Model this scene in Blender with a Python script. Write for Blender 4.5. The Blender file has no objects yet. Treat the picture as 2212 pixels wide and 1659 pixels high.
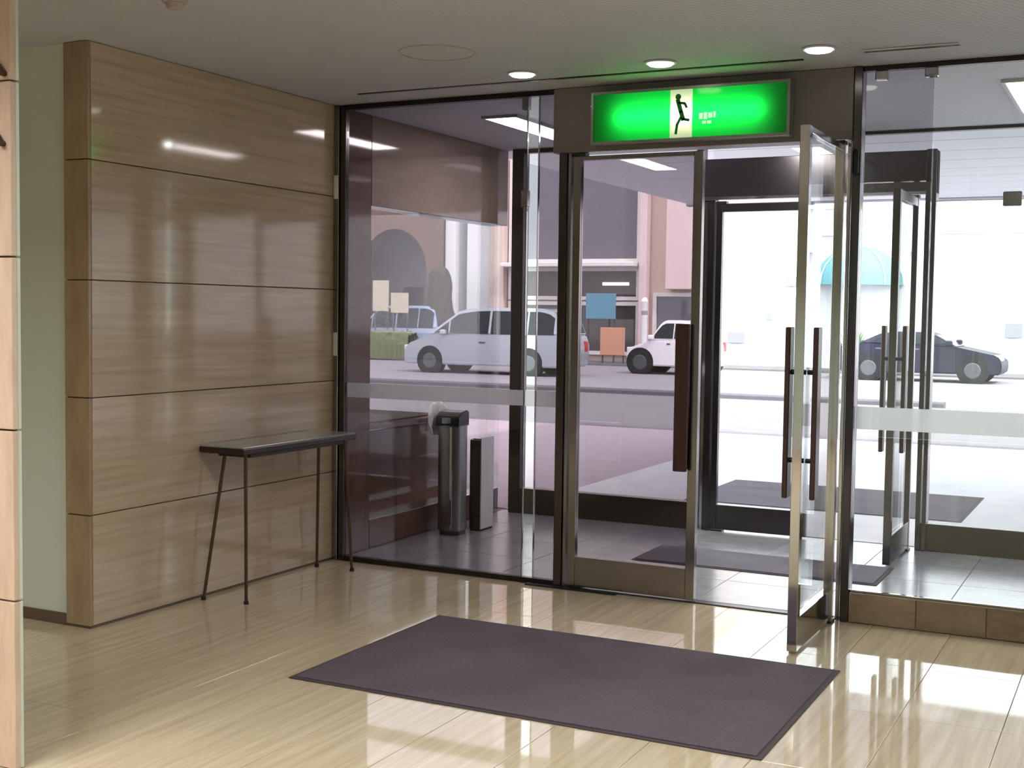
import bpy, bmesh, math, random
from mathutils import Vector, Matrix
random.seed(7)
S = bpy.context.scene
COL = S.collection

# ------------------------------------------------------------------ camera, world, sun, lobby fill lights, exposure
CAM = Vector((4.3533, -6.2830, 1.5))
FPX = 2727.06
r_ = Vector((0.89265184, 0.45053415, 0.01384452))
u_ = Vector((-0.0376373, 0.04389377, 0.99832699))
f_ = Vector((-0.44917271, 0.89167949, -0.05613874))
cam = bpy.data.cameras.new('camera')
cam.sensor_fit = 'HORIZONTAL'; cam.sensor_width = 36.0
cam.lens = FPX / 2212 * 36.0
cam.clip_start = 0.05; cam.clip_end = 500
co = bpy.data.objects.new('camera', cam); COL.objects.link(co)
m = Matrix.Identity(4)
for i in range(3):
    m[i][0] = r_[i]; m[i][1] = u_[i]; m[i][2] = -f_[i]; m[i][3] = CAM[i]
co.matrix_world = m
S.camera = co

world = bpy.data.worlds.new('overcast_sky'); S.world = world; world.use_nodes = True
WN = world.node_tree.nodes
WN['Background'].inputs[0].default_value = (0.93, 0.96, 1.0, 1)
WN['Background'].inputs[1].default_value = 5.0

def lamp(name, kind, loc, energy, color=(1, 1, 1), rot=(0, 0, 0), **kw):
    l = bpy.data.lights.new(name, kind); l.energy = energy; l.color = color
    for k, v in kw.items(): setattr(l, k, v)
    o = bpy.data.objects.new(name, l); COL.objects.link(o)
    o.location = loc; o.rotation_euler = rot
    return o
sun = lamp('sun', 'SUN', (20, -10, 30), 6.0, (1, .96, .9), angle=math.radians(3))
sun.rotation_euler = Vector((-0.75, 0.42, -1.0)).to_track_quat('-Z', 'Y').to_euler()
# added fill lights that brighten the lobby, out of frame and without fixtures
for (x, y, e) in ((2.7, -2.9, 22), (5.4, -3.0, 30), (1.0, -4.8, 50), (5.2, -5.9, 60), (2.0, -7.6, 80), (0.6, -6.8, 45)):
    lamp('lobby_fill_light', 'AREA', (x, y, 2.69), e * 1.15, (1.0, .985, .96), shape='RECTANGLE', size=1.3, size_y=0.5, spread=math.radians(150))

vs = S.view_settings
vs.view_transform = 'Standard'; vs.look = 'None'; vs.exposure = 0.0; vs.gamma = 1.0; vs.use_curve_mapping = False
S.cycles.max_bounces = 12; S.cycles.transparent_max_bounces = 24; S.cycles.glossy_bounces = 6; S.cycles.diffuse_bounces = 5
S.cycles.caustics_reflective = False; S.cycles.caustics_refractive = False
S.cycles.sample_clamp_indirect = 6.0
try:
    S.cycles.use_denoising = True
except Exception:
    pass

# ------------------------------------------------------------------ materials
def lin(c):
    return tuple(((v / 255) / 12.92 if v / 255 <= .04045 else ((v / 255 + .055) / 1.055) ** 2.4) for v in c) + (1,)
MATS = {}
def mat(name, rgb=(200, 200, 200), rough=.5, metal=0, spec=.5, coat=0, ior=None):
    M = bpy.data.materials.new(name); M.use_nodes = True
    b = M.node_tree.nodes['Principled BSDF']
    b.inputs['Base Color'].default_value = lin(rgb); b.inputs['Roughness'].default_value = rough
    b.inputs['Metallic'].default_value = metal; b.inputs['Specular IOR Level'].default_value = spec
    if coat: b.inputs['Coat Weight'].default_value = coat; b.inputs['Coat Roughness'].default_value = .03
    if ior: b.inputs['IOR'].default_value = ior
    MATS[name] = M
    return M
def N(M, t, **kw):
    n = M.node_tree.nodes.new(t)
    for k, v in kw.items(): setattr(n, k, v)
    return n
def L(M, a, b): M.node_tree.links.new(a, b)
def mapping(M, scale, rot=(0, 0, 0)):
    tc = N(M, 'ShaderNodeTexCoord'); mp = N(M, 'ShaderNodeMapping')
    mp.inputs['Scale'].default_value = scale; mp.inputs['Rotation'].default_value = rot
    g = N(M, 'ShaderNodeNewGeometry')
    L(M, g.outputs['Position'], mp.inputs['Vector'])
    return mp.outputs['Vector']
def ramp(M, fac, stops):
    r = N(M, 'ShaderNodeValToRGB')
    el = r.color_ramp.elements
    while len(el) < len(stops): el.new(.5)
    for e, (p, c) in zip(el, stops): e.position = p; e.color = lin(c)
    L(M, fac, r.inputs['Fac']); return r.outputs['Color']
def stone(name, c0, c1, c2, scale, rough=.1, ior=1.5, randomness=.12, spec=.5):
    M = mat(name, c1, rough, ior=ior, spec=spec)
    b = M.node_tree.nodes['Principled BSDF']
    v = mapping(M, scale)
    n = N(M, 'ShaderNodeTexNoise'); n.inputs['Scale'].default_value = 1; n.inputs['Detail'].default_value = 6; n.inputs['Roughness'].default_value = .65
    L(M, v, n.inputs['Vector'])
    col = ramp(M, n.outputs['Fac'], [(.3, c0), (.5, c1), (.72, c2)])
    oi = N(M, 'ShaderNodeObjectInfo')
    mr = N(M, 'ShaderNodeMapRange'); mr.inputs['To Min'].default_value = 1 - randomness; mr.inputs['To Max'].default_value = 1 + randomness * .3
    L(M, oi.outputs['Random'], mr.inputs['Value'])
    mx = N(M, 'ShaderNodeMix', data_type='RGBA', blend_type='MULTIPLY'); mx.inputs[0].default_value = 1
    L(M, col, mx.inputs[6]); L(M, mr.outputs['Result'], mx.inputs[7])
    L(M, mx.outputs[2], b.inputs['Base Color'])
    return M
def glass(name, tint, spec=1.0, refl=(1, 1, 1, 1)):
    """architectural pane: tinted straight transmission plus mirror reflection growing with the angle"""
    M = bpy.data.materials.new(name); M.use_nodes = True
    nt = M.node_tree; nt.nodes.remove(nt.nodes['Principled BSDF'])
    out = nt.nodes['Material Output']
    tr = N(M, 'ShaderNodeBsdfTransparent'); tr.inputs[0].default_value = tint
    gl = N(M, 'ShaderNodeBsdfGlossy'); gl.inputs['Roughness'].default_value = 0.0; gl.inputs[0].default_value = refl
    lw = N(M, 'ShaderNodeLayerWeight'); lw.inputs['Blend'].default_value = .5
    p = N(M, 'ShaderNodeMath', operation='POWER'); p.inputs[1].default_value = 5
    ma = N(M, 'ShaderNodeMath', operation='MULTIPLY_ADD'); ma.inputs[1].default_value = .95 * spec; ma.inputs[2].default_value = .04 * spec
    L(M, lw.outputs['Facing'], p.inputs[0]); L(M, p.outputs[0], ma.inputs[0])
    mx = N(M, 'ShaderNodeMixShader'); L(M, ma.outputs[0], mx.inputs[0]); L(M, tr.outputs[0], mx.inputs[1]); L(M, gl.outputs[0], mx.inputs[2])
    L(M, mx.outputs[0], out.inputs['Surface'])
    MATS[name] = M
    return M
def emit(name, rgb, strength):
    M = bpy.data.materials.new(name); M.use_nodes = True
    b = M.node_tree.nodes['Principled BSDF']
    b.inputs['Base Color'].default_value = lin((235, 235, 230)); b.inputs['Emission Color'].default_value = lin(rgb); b.inputs['Emission Strength'].default_value = strength
    MATS[name] = M
    return M

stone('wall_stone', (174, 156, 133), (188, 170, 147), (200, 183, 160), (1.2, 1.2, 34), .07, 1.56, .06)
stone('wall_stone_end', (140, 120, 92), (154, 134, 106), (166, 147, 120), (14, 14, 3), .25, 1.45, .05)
stone('pillar_stone', (188, 164, 144), (199, 176, 156), (207, 186, 168), (30, 30, 6), .3, 1.45, .04)
stone('floor_stone', (184, 167, 139), (198, 182, 154), (210, 196, 170), (30, 1.3, 1), .04, 1.75, .05)
stone('sill_stone', (128, 112, 88), (142, 124, 100), (152, 134, 110), (8, 8, 20), .12, 1.5, .35)
stone('vestibule_tile', (128, 128, 132), (140, 140, 145), (152, 152, 158), (6, 6, 1), .22, 1.45, .1)
stone('brown_stone', (92, 68, 60), (104, 78, 69), (116, 88, 78), (5, 5, 12), .06, 1.6, .1)
stone('header_stone', (138, 122, 110), (148, 132, 120), (158, 142, 130), (3, 3, 14), .06, 1.7, .06)
stone('forecourt_lightened', (196, 194, 198), (204, 202, 206), (212, 210, 214), (3, 3, 1), .7, 1.4, .08)  # paving colour lightened to make up for the canopy's shade
stone('pavement_stone', (118, 114, 118), (124, 120, 124), (130, 126, 130), (3, 3, 1), .9, 1.4, .08, .1)
stone('asphalt', (138, 134, 140), (147, 143, 149), (156, 152, 158), (8, 8, 1), .9, 1.3, .02, .1)
stone('red_paving', (170, 156, 165), (178, 164, 171), (186, 171, 178), (8, 8, 1), .9, 1.3, .1, .1)
mat('joint', (150, 134, 110), .8)
mat('grey_joint', (110, 110, 116), .8)
mat('green_wall', (196, 206, 192), .55)
mat('baseboard', (92, 76, 62), .4)
mat('steel', (150, 147, 146), .16, 1)
mat('steel_bright', (200, 198, 198), .08, 1)
mat('steel_dark', (92, 88, 90), .2, 1)
mat('header_metal', (122, 116, 116), .45, .3)
mat('bronze_dark', (58, 52, 50), .3, .8)
mat('black', (18, 18, 20), .35)
mat('black_rubber', (22, 22, 24), .7)
mat('dark_wood', (62, 36, 30), .35)
mat('table_edge', (40, 26, 22), .4)
mat('table_top', (150, 150, 138), .18)
mat('leg_metal', (84, 68, 52), .35, .6)
mat('white_plastic_and_glint', (226, 224, 228), .4)  # bin plastic; also painted reflections on the corner post plates
mat('lamp_frame', (196, 196, 200), .4)
mat('detector', (180, 165, 160), .5)
mat('navy', (14, 17, 44), .45)
mat('silver_paint', (170, 176, 184), .3, .35, coat=.6)
mat('white_paint', (236, 230, 236), .3, coat=.5)
mat('blue_paint', (170, 186, 214), .3, coat=.5)
mat('car_glass', (30, 36, 42), .08, spec=.3)
mat('tyre', (30, 30, 32), .8)
mat('hub', (96, 96, 100), .4, .6)
mat('head_lens', (225, 230, 235), .1, spec=.8)
mat('tail_lens', (170, 40, 40), .2)
mat('white_wall', (236, 236, 236), .7)
mat('grey_wall', (150, 150, 156), .7)
mat('beige_wall', (214, 196, 184), .7)
mat('pink_wall', (224, 200, 200), .7)
mat('brown_wall', (120, 96, 82), .8)
mat('mauve_wall', (150, 136, 148), .8)
mat('shop_glass', (104, 98, 108), .08, spec=.7)
mat('dark_glass', (84, 76, 78), .08, spec=.7)
mat('frame_white', (226, 222, 220), .5)
mat('sign_blue', (104, 150, 172), .6)
mat('orange', (204, 150, 124), .7)
mat('cream', (196, 186, 164), .7)
mat('turquoise', (104, 170, 180), .7)
mat('leaf', (52, 110, 62), .6); mat('leaf_olive', (112, 118, 86), .8)
mat('leaf_dark', (74, 70, 58), .8)
mat('reflection_brown', (70, 54, 44), .9)
mat('trunk', (86, 66, 54), .85)
mat('kerb', (44, 44, 50), .7)
mat('kerb_grey', (96, 94, 100), .8)
mat('canopy_white', (214, 214, 220), .5)
mat('canopy_seam', (150, 150, 160), .5)
mat('sign_box', (150, 158, 150), .3, .6)
mat('sign_inside', (120, 135, 120), .7)
mat('bag', (240, 240, 238), .3)
emit('tube_light', (255, 252, 245), 45.0)
emit('down_light', (255, 248, 235), 5.0)
emit('sign_tube', (255, 255, 250), 12.5)

glass('clear_glass', (.94, .96, .955, 1))
glass('film_glass', (.585, .555, .575, 1), .8)
glass('smoke_glass', (.76, .76, .77, 1), .8)
# frosted safety band
M = bpy.data.materials.new('frosted_film'); M.use_nodes = True; MATS['frosted_film'] = M
nt = M.node_tree; nt.nodes.remove(nt.nodes['Principled BSDF'])
tl = N(M, 'ShaderNodeBsdfTranslucent'); tl.inputs[0].default_value = (.85, .86, .86, 1)
df = N(M, 'ShaderNodeBsdfDiffuse'); df.inputs[0].default_value = (.8, .8, .8, 1)
tp = N(M, 'ShaderNodeBsdfTransparent')
a = N(M, 'ShaderNodeMixShader'); a.inputs[0].default_value = .3
b = N(M, 'ShaderNodeMixShader'); b.inputs[0].default_value = .3
L(M, tl.outputs[0], a.inputs[1]); L(M, df.outputs[0], a.inputs[2]); L(M, a.outputs[0], b.inputs[1]); L(M, tp.outputs[0], b.inputs[2])
L(M, b.outputs[0], nt.nodes['Material Output'].inputs['Surface'])
# translucent sign plates
def translucent(name, col):
    M = bpy.data.materials.new(name); M.use_nodes = True; MATS[name] = M
    nt = M.node_tree; nt.nodes.remove(nt.nodes['Principled BSDF'])
    t = N(M, 'ShaderNodeBsdfTranslucent'); t.inputs[0].default_value = col
    g = N(M, 'ShaderNodeBsdfGlossy'); g.inputs['Roughness'].default_value = .1
    x = N(M, 'ShaderNodeMixShader'); x.inputs[0].default_value = .04
    L(M, t.outputs[0], x.inputs[1]); L(M, g.outputs[0], x.inputs[2]); L(M, x.outputs[0], nt.nodes['Material Output'].inputs['Surface'])
translucent('sign_green', (.004, .85, .072, 1))
translucent('sign_white', (.9, .95, .62, 1))
# mats: ribbed loop pile
def carpet(name, c0, c1):
    M = mat(name, c0, .95, spec=.1)
    b = M.node_tree.nodes['Principled BSDF']
    v = mapping(M, (90, 90, 90))
    n = N(M, 'ShaderNodeTexNoise'); n.inputs['Scale'].default_value = 1; n.inputs['Detail'].default_value = 3
    L(M, v, n.inputs['Vector'])
    v2 = mapping(M, (2.2, 2.2, 2.2)); n2 = N(M, 'ShaderNodeTexNoise'); n2.inputs['Scale'].default_value = 1; n2.inputs['Detail'].default_value = 4
    L(M, v2, n2.inputs['Vector'])
    ad = N(M, 'ShaderNodeMath', operation='MULTIPLY_ADD'); ad.inputs[1].default_value = .5
    hv = N(M, 'ShaderNodeMath', operation='MULTIPLY'); hv.inputs[1].default_value = .5
    L(M, n2.outputs['Fac'], hv.inputs[0]); L(M, n.outputs['Fac'], ad.inputs[0]); L(M, hv.outputs[0], ad.inputs[2])
    L(M, ramp(M, ad.outputs[0], [(.35, c0), (.65, c1)]), b.inputs['Base Color'])
    bp = N(M, 'ShaderNodeBump'); bp.inputs['Strength'].default_value = .5; bp.inputs['Distance'].default_value = .004
    L(M, n.outputs['Fac'], bp.inputs['Height']); L(M, bp.outputs[0], b.inputs['Normal'])
carpet('mat_pile', (84, 75, 82), (103, 93, 101))
carpet('mat_pile_grey', (94, 90, 98), (112, 108, 116))
mat('mat_rim', (62, 52, 56), .8)
# ceiling: fine ribbed acoustic panel
def ribbed(name, c, period, rot):
    M = mat(name, c, .7, spec=.25)
    b = M.node_tree.nodes['Principled BSDF']
    v = mapping(M, (1, 1, 1), (0, 0, rot))
    w = N(M, 'ShaderNodeTexWave'); w.inputs['Scale'].default_value = .314 / period; w.inputs['Distortion'].default_value = 0
    L(M, v, w.inputs['Vector'])
    d = tuple(int(x * .93) for x in c)
    L(M, ramp(M, w.outputs['Fac'], [(.2, d), (.6, c)]), b.inputs['Base Color'])
    bp = N(M, 'ShaderNodeBump'); bp.inputs['Strength'].default_value = .3; bp.inputs['Distance'].default_value = .003
    L(M, w.outputs['Fac'], bp.inputs['Height']); L(M, bp.outputs[0], b.inputs['Normal'])
ribbed('lobby_ceiling', (196, 199, 208), .03, .5)
ribbed('vestibule_ceiling', (240, 240, 248), .03, .6)

# ------------------------------------------------------------------ geometry helpers
WL = {}
class G:
    def __init__(s): s.bm = bmesh.new(); s.mi = 0
    def box(s, x0, x1, y0, y1, z0, z1, b=0.0, seg=1):
        t = bmesh.new()
        bmesh.ops.create_cube(t, size=1)
        for v in t.verts:
            v.co = Vector(((x0 + x1) / 2 + v.co.x * (x1 - x0), (y0 + y1) / 2 + v.co.y * (y1 - y0), (z0 + z1) / 2 + v.co.z * (z1 - z0)))
        if b: bmesh.ops.bevel(t, geom=t.edges[:], offset=b, segments=seg, affect='EDGES', profile=.5)
        s.merge(t); return s
    def merge(s, t):
        me = bpy.data.meshes.new('tmp'); t.to_mesh(me); t.free()
        s.bm.from_mesh(me); bpy.data.meshes.remove(me)
    def tube(s, p0, p1, r0, r1=None, seg=14):
        r1 = r0 if r1 is None else r1
        p0 = Vector(p0); p1 = Vector(p1); d = p1 - p0
        t = bmesh.new()
        bmesh.ops.create_cone(t, cap_ends=True, segments=seg, radius1=r0, radius2=r1, depth=d.length)
        q = d.to_track_quat('Z', 'Y').to_matrix().to_4x4()
        bmesh.ops.transform(t, matrix=Matrix.Translation((p0 + p1) / 2) @ q, verts=t.verts)
        s.merge(t); return s
    def bar(s, p0, p1, w, d):
        """rectangular bar between two points"""
        p0 = Vector(p0); p1 = Vector(p1); dd = p1 - p0
        t = bmesh.new(); bmesh.ops.create_cube(t, size=1)
        for v in t.verts: v.co = Vector((v.co.x * w, v.co.y * d, v.co.z * dd.length))
        bmesh.ops.bevel(t, geom=t.edges[:], offset=min(w, d) * .15, segments=1, affect='EDGES')
        up = 'Y'
        q = dd.to_track_quat('Z', up).to_matrix().to_4x4()
        bmesh.ops.transform(t, matrix=Matrix.Translation((p0 + p1) / 2) @ q, verts=t.verts)
        s.merge(t); return s
    def lathe(s, prof, c, seg=28):
        t = bmesh.new(); rings = []
        for (r, z) in prof:
            rings.append([t.verts.new((c[0] + r * math.cos(2 * math.pi * i / seg), c[1] + r * math.sin(2 * math.pi * i / seg), c[2] + z)) for i in range(seg)])
        for a, b in zip(rings, rings[1:]):
            for i in range(seg): t.faces.new((a[i], a[(i + 1) % seg], b[(i + 1) % seg], b[i]))
        if prof[0][0] > 1e-5: t.faces.new(rings[0][::-1])
        if prof[-1][0] > 1e-5: t.faces.new(rings[-1])
        bmesh.ops.remove_doubles(t, verts=t.verts, dist=1e-5)
        s.merge(t); return s
    def prism(s, pts, axis, a0, a1, b=0):
        """closed polygon of (h, z) or (x, y) points extruded along axis between a0 and a1"""
        t = bmesh.new()
        def P(p, a):
            return {'y': (p[0], a, p[1]), 'x': (a, p[0], p[1]), 'z': (p[0], p[1], a)}[axis]
        v0 = [t.verts.new(P(p, a0)) for p in pts]; v1 = [t.verts.new(P(p, a1)) for p in pts]
        n = len(pts)
        t.faces.new(v0); t.faces.new(v1[::-1])
        for i in range(n): t.faces.new((v0[i], v0[(i + 1) % n], v1[(i + 1) % n], v1[i]))
        bmesh.ops.recalc_face_normals(t, faces=t.faces)
        if b: bmesh.ops.bevel(t, geom=t.edges[:], offset=b, segments=2, affect='EDGES')
        s.merge(t); return s
    def quad(s, a, b, c, d):
        s.bm.faces.new([s.bm.verts.new(p) for p in (a, b, c, d)]); return s
    def build(s, name, m, parent=None, smooth=False, origin=None):
        bmesh.ops.recalc_face_normals(s.bm, faces=s.bm.faces)
        off = WL[parent.name] if parent else (Vector(origin) if origin else Vector((0, 0, 0)))
        for v in s.bm.verts: v.co -= off
        me = bpy.data.meshes.new(name); s.bm.to_mesh(me); s.bm.free()
        me.materials.append(MATS[m])
        if smooth:
            for p in me.polygons: p.use_smooth = True
            try: me.set_sharp_from_angle(angle=math.radians(40))
            except Exception: pass
        o = bpy.data.objects.new(name, me); COL.objects.link(o)
        if parent: o.parent = parent
        else: o.location = off
        WL[o.name] = off.copy()
        return o
def tag(o, label=None, cat=None, group=None, kind=None):
    if label: o['label'] = label
    if cat: o['category'] = cat
    if group: o['group'] = group
    if kind: o['kind'] = kind
    return o
def root(name, loc, label, cat, group=None, kind=None):
    o = bpy.data.objects.new(name, None); COL.objects.link(o); o.location = loc; o.empty_display_size = .1
    WL[o.name] = Vector(loc)
    return tag(o, label, cat, group, kind)
def copy_tree(o, loc, label, group=None):
    c = o.copy(); COL.objects.link(c); c.location = loc; c['label'] = label; WL[c.name] = Vector(loc)
    if group: c['group'] = group
    for ch in list(o.children):
        d = ch.copy(); COL.objects.link(d); d.parent = c; WL[d.name] = Vector(loc)
        for g in list(ch.children):
            e = g.copy(); COL.objects.link(e); e.parent = d; WL[e.name] = Vector(loc)
    return c
def inst(src, loc, parent):
    o = src.copy(); COL.objects.link(o); o.location = loc; o.parent = parent; return o
ZC = 2.712
ST = 'structure'

# ------------------------------------------------------------------ floor of the lobby
fl = G().box(-3.0, 8.0, -10.0, 0.06, -.12, -.004).build('floor', 'joint'); tag(fl, 'polished beige stone tile floor of the lobby', 'floor', kind=ST)
TX, TY, J = .363, .7175, .0012
t0 = None
for i in range(-6, 20):
    for j in range(0, 8):
        x = .66 + TX * i; y = -TY * (j + 1)
        if x < -1.6: continue
        if t0 is None:
            t0 = G().box(J, TX - J, J, TY - J, -.02, 0, .0008).build('tile', 'floor_stone'); t0.parent = fl; t0.location = (x, y, 0)
        else: inst(t0, (x, y, 0), fl)
# ------------------------------------------------------------------ vestibule floor
fv = G().box(-.02, 8.0, .06, 2.26, -.12, -.004).build('floor', 'grey_joint'); tag(fv, 'matt grey tile floor between the two rows of glass doors', 'floor', kind=ST)
t1 = None
for i in range(-1, 8):
    for j in range(0, 4):
        x = 3.46 - .6 * 6 + .6 * i; y = .062 + .549 * j
        x0 = max(x, 0.0)
        if x + .6 <= .01: continue
        if x < 0:
            G().box(.002, x + .598, y + .002, y + .547, -.02, 0, .001).build('tile', 'vestibule_tile', fv); continue
        if t1 is None:
            t1 = G().box(.002, .598, .002, .547, -.02, 0, .001).build('tile', 'vestibule_tile'); t1.parent = fv; t1.location = (x, y, 0)
        else: inst(t1, (x, y, 0), fv)
# ------------------------------------------------------------------ ceilings
ce = G().box(-3.0, 8.0, -10.0, .0, ZC, ZC + .2).build('ceiling', 'lobby_ceiling'); tag(ce, 'plain warm grey lobby ceiling with fine ribs', 'ceiling', kind=ST)
G().box(.35, 2.85, -.31, -.285, ZC - .004, ZC).build('ceiling_slot', 'bronze_dark', ce)
cv = G().box(-.2, 8.0, .0, 2.26, ZC + .001, ZC + .2).build('ceiling', 'vestibule_ceiling'); tag(cv, 'pale ribbed ceiling between the two rows of glass doors', 'ceiling', kind=ST)

# ------------------------------------------------------------------ left wall, end face, green recess wall
wl = G().box(-.148, -.02, -1.955, -.005, 0, ZC).build('wall_left', 'joint'); tag(wl, 'wall of polished beige stone slabs behind the narrow table', 'wall', kind=ST)
zs = [0, .533 - .003, 1.081, 1.625, 2.176, ZC]
zs = [.012, .533, 1.081, 1.625, 2.176, ZC]
for a, b_ in zip(zs, zs[1:]):
    G().box(-.02, 0, -1.953, -.002, a + .0025, b_ - .0025, .0015).build('stone_panel', 'wall_stone', wl)
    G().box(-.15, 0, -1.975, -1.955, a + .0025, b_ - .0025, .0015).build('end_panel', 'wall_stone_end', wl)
G().box(-.148, -.006, -1.966, -.002, 0, .012).build('base_strip', 'baseboard', wl)
wg = G().box(-2.9, -.152, -1.955, -1.85, 0, ZC).build('wall_recess', 'green_wall'); tag(wg, 'plain grey green painted wall beside the stone wall', 'wall', kind=ST)
bb = G().box(-2.9, -.152, -1.967, -1.955, 0, .055, .003).build('baseboard_left', 'baseboard'); tag(bb, 'dark brown baseboard under the grey green wall', 'baseboard', kind=ST)

# ------------------------------------------------------------------ near pillar
pl = G().box(.50, 1.115, -3.40, -3.385, 0, ZC).build('pillar', 'joint'); tag(pl, 'pale beige stone pillar at the edge of the lobby', 'pillar', kind=ST)
for k in range(5):
    z0 = .552 * k - (0 if k else 0); z1 = min(.552 * (k + 1), ZC)
    G().box(.48, 1.135, -3.422, -3.40, z0 + .003, z1 - .003, .002).build('stone_panel', 'pillar_stone', pl)
    G().box(1.115, 1.135, -3.40, -3.385, z0 + .003, z1 - .003, .002).build('side_panel', 'green_wall', pl)
def peg(x, z, label):
    t = root('wall_peg', (x, -3.422, z), label, 'peg', 'dark pegs on the pale pillar')
    G().bar((x - .02, -3.434, z + .022), (x + .012, -3.434, z - .016), .012, .02).build('arm', 'dark_wood', t)
    G().tube((x + .012, -3.423, z - .014), (x + .012, -3.446, z - .014), .009).build('tip', 'dark_wood', t)
peg(1.104, 2.242, 'upper small dark peg on the pale pillar at the left edge')
peg(1.096, 2.024, 'lower small dark peg on the pale pillar at the left edge')
# hidden lobby walls behind and right of the camera
for nm, bx in (('wall_back', (-3, 8, -10.1, -10, 0, ZC)), ('wall_right', (8, 8.1, -10, 2.26, 0, ZC)), ('wall_left', (-3.0, -2.9, -10, -1.85, 0, ZC))):
    w = G().box(*bx).build(nm, 'green_wall' if nm != 'wall_left' else 'pillar_stone'); tag(w, {'wall_back': 'plain wall behind the lobby', 'wall_right': 'plain wall closing the right of the lobby', 'wall_left': 'plain wall far behind the pale pillar'}[nm], 'wall', kind=ST)
rf = G().box(-3.2, 8.2, -10.2, 2.3, ZC + .2, ZC + .45).build('roof', 'grey_wall'); tag(rf, 'flat slab above the lobby', 'roof', kind=ST)

# ------------------------------------------------------------------ inner glazed front at Y = 0
HB = 2.365
hd = G().box(1.435, 3.035, -.035, .10, HB, ZC - .002, .003).build('trim_1', 'header_metal'); tag(hd, 'brown grey metal header box carrying the green sign', 'header', kind=ST)
w1 = root('window_1', (.7, 0, 0), 'tinted fixed glazing between stone wall and tinted door', 'window', kind=ST)
G().box(.002, .036, -.03, .03, 0, ZC - .002, .003).build('corner_post', 'steel', w1)
G().box(.04, .078, -.02, .02, 0, ZC - .002, .003).build('corner_post', 'steel_dark', w1)
G().box(.08, 1.262, -.006, .006, .03, ZC - .03).build('tinted_pane', 'film_glass', w1)
G().box(1.268, 1.332, -.006, .006, .03, ZC - .03).build('clear_strip', 'clear_glass', w1)
G().box(1.338, 1.474, -.006, .006, .03, ZC - .03).build('tinted_pane', 'film_glass', w1)
G().box(1.333, 1.337, -.008, .008, .03, ZC - .03).build('silicone_joint', 'steel_bright', w1)
G().box(1.263, 1.267, -.008, .008, .03, ZC - .03).build('silicone_joint', 'steel_dark', w1)
G().box(.078, 1.474, -.022, .022, 0, .03, .002).build('bottom_channel', 'bronze_dark', w1)
G().box(.078, 1.434, -.022, .022, ZC - .03, ZC - .002, .002).build('top_channel', 'bronze_dark', w1)
G().box(.082, 1.474, .0065, .0085, .985, 1.072).build('frosted_band', 'frosted_film', w1)
for z in (2.13, 2.66):
    G().box(1.235, 1.275, -.02, .02, z - .045, z + .045, .004).build('patch_clamp', 'steel', w1)
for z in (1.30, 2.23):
    G().box(.004, .034, -.036, -.03, z - .07, z + .07, .004).build('glint_plate', 'white_plastic_and_glint', w1)  # white colour stands in for bright reflections on the chrome post
jp = root('trim_2', (1.53, 0, 0), 'dark steel door jamb left of the tinted door', 'jamb', kind=ST)
G().box(1.475, 1.520, -.04, .05, 0, HB, .003).build('jamb_box', 'steel_dark', jp)
G().box(1.527, 1.545, -.035, .045, 0, HB, .003).build('jamb_stop', 'steel', jp)

def leaf(name, label, hinge, free, along, glassm, zt=2.33, handle_x=None, hsides=(-1,), sbright='steel', cat='door', rail=.185, top=.055):
    """glass door leaf: runs from hinge to free along x (closed) or y (open); the other coordinate is fixed"""
    ax, c = along
    t = root(name, (hinge, c, 0) if ax == 'x' else (c, hinge, 0), label, cat, kind=ST)
    def B(a0, a1, d0, d1, z0, z1, b=.002):
        a0, a1 = min(a0, a1), max(a0, a1)
        return G().box(a0, a1, c + d0, c + d1, z0, z1, b) if ax == 'x' else G().box(c + d0, c + d1, a0, a1, z0, z1, b)
    sg = 1 if free > hinge else -1
    B(hinge, hinge + sg * .042, -.022, .022, .012, zt).build('stile', sbright, t)
    B(free - sg * .048, free, -.022, .022, .012, zt).build('stile', sbright, t)
    B(hinge + sg * .042, free - sg * .048, -.02, .02, .012, rail).build('bottom_rail', sbright, t)
    B(hinge + sg * .042, free - sg * .048, -.02, .02, zt - top, zt).build('top_rail', sbright, t)
    B(hinge + sg * .042, free - sg * .048, -.005, .005, rail, zt - top, 0).build('glass', glassm, t)
    hx = free - sg * .075
    for sd in hsides:
        h = B(hx - .036, hx + .036, sd * .062 - .012, sd * .062 + .012, .69, 1.455, .004).build('handle', 'dark_wood', t)
        for z in (.86, 1.255):
            p0 = (hx, c + sd * .022, z) if ax == 'x' else (c + sd * .022, hx, z)
            p1 = (hx, c + sd * .052, z) if ax == 'x' else (c + sd * .052, hx, z)
            G().tube(p0, p1, .011).build('bracket', 'black', h)
    # pivot shoes
    B(hinge, hinge + sg * .09, -.03, .03, 0.0, .013).build('pivot_shoe', 'black', t)
    B(hinge, hinge + sg * .07, -.028, .028, zt, zt + .018).build('top_pivot', 'black', t)
    return t
leaf('door_1', 'closed tinted glass door with a dark bar handle', 1.553, 2.277, ('x', 0.0), 'film_glass', zt=2.345, hsides=(-1, 1), rail=.175, top=.022)
leaf('door_2', 'clear glass door standing open into the lobby by the mat', -.03, -.765, ('y', 2.984), 'clear_glass', zt=2.335, hsides=(-1, 1), sbright='steel_bright', rail=.165, top=.03)
w2 = root('window_2', (4.5, 0, 0), 'clear fixed glazing on a stone plinth right of the open door', 'window', kind=ST)
G().box(3.038, 3.078, -.045, .05, 0, ZC - .002, .003).build('frame_post', 'steel_dark', w2)
G().box(3.012, 3.032, -.03, .04, 0, HB, .003).build('jamb_stop', 'steel_bright', w2)
G().box(3.08, 3.402, -.006, .006, 2.155, ZC - .025).build('smoked_pane', 'smoke_glass', w2)
G().box(3.08, 3.402, -.006, .006, .152, 2.152).build('clear_pane', 'clear_glass', w2)
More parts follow.
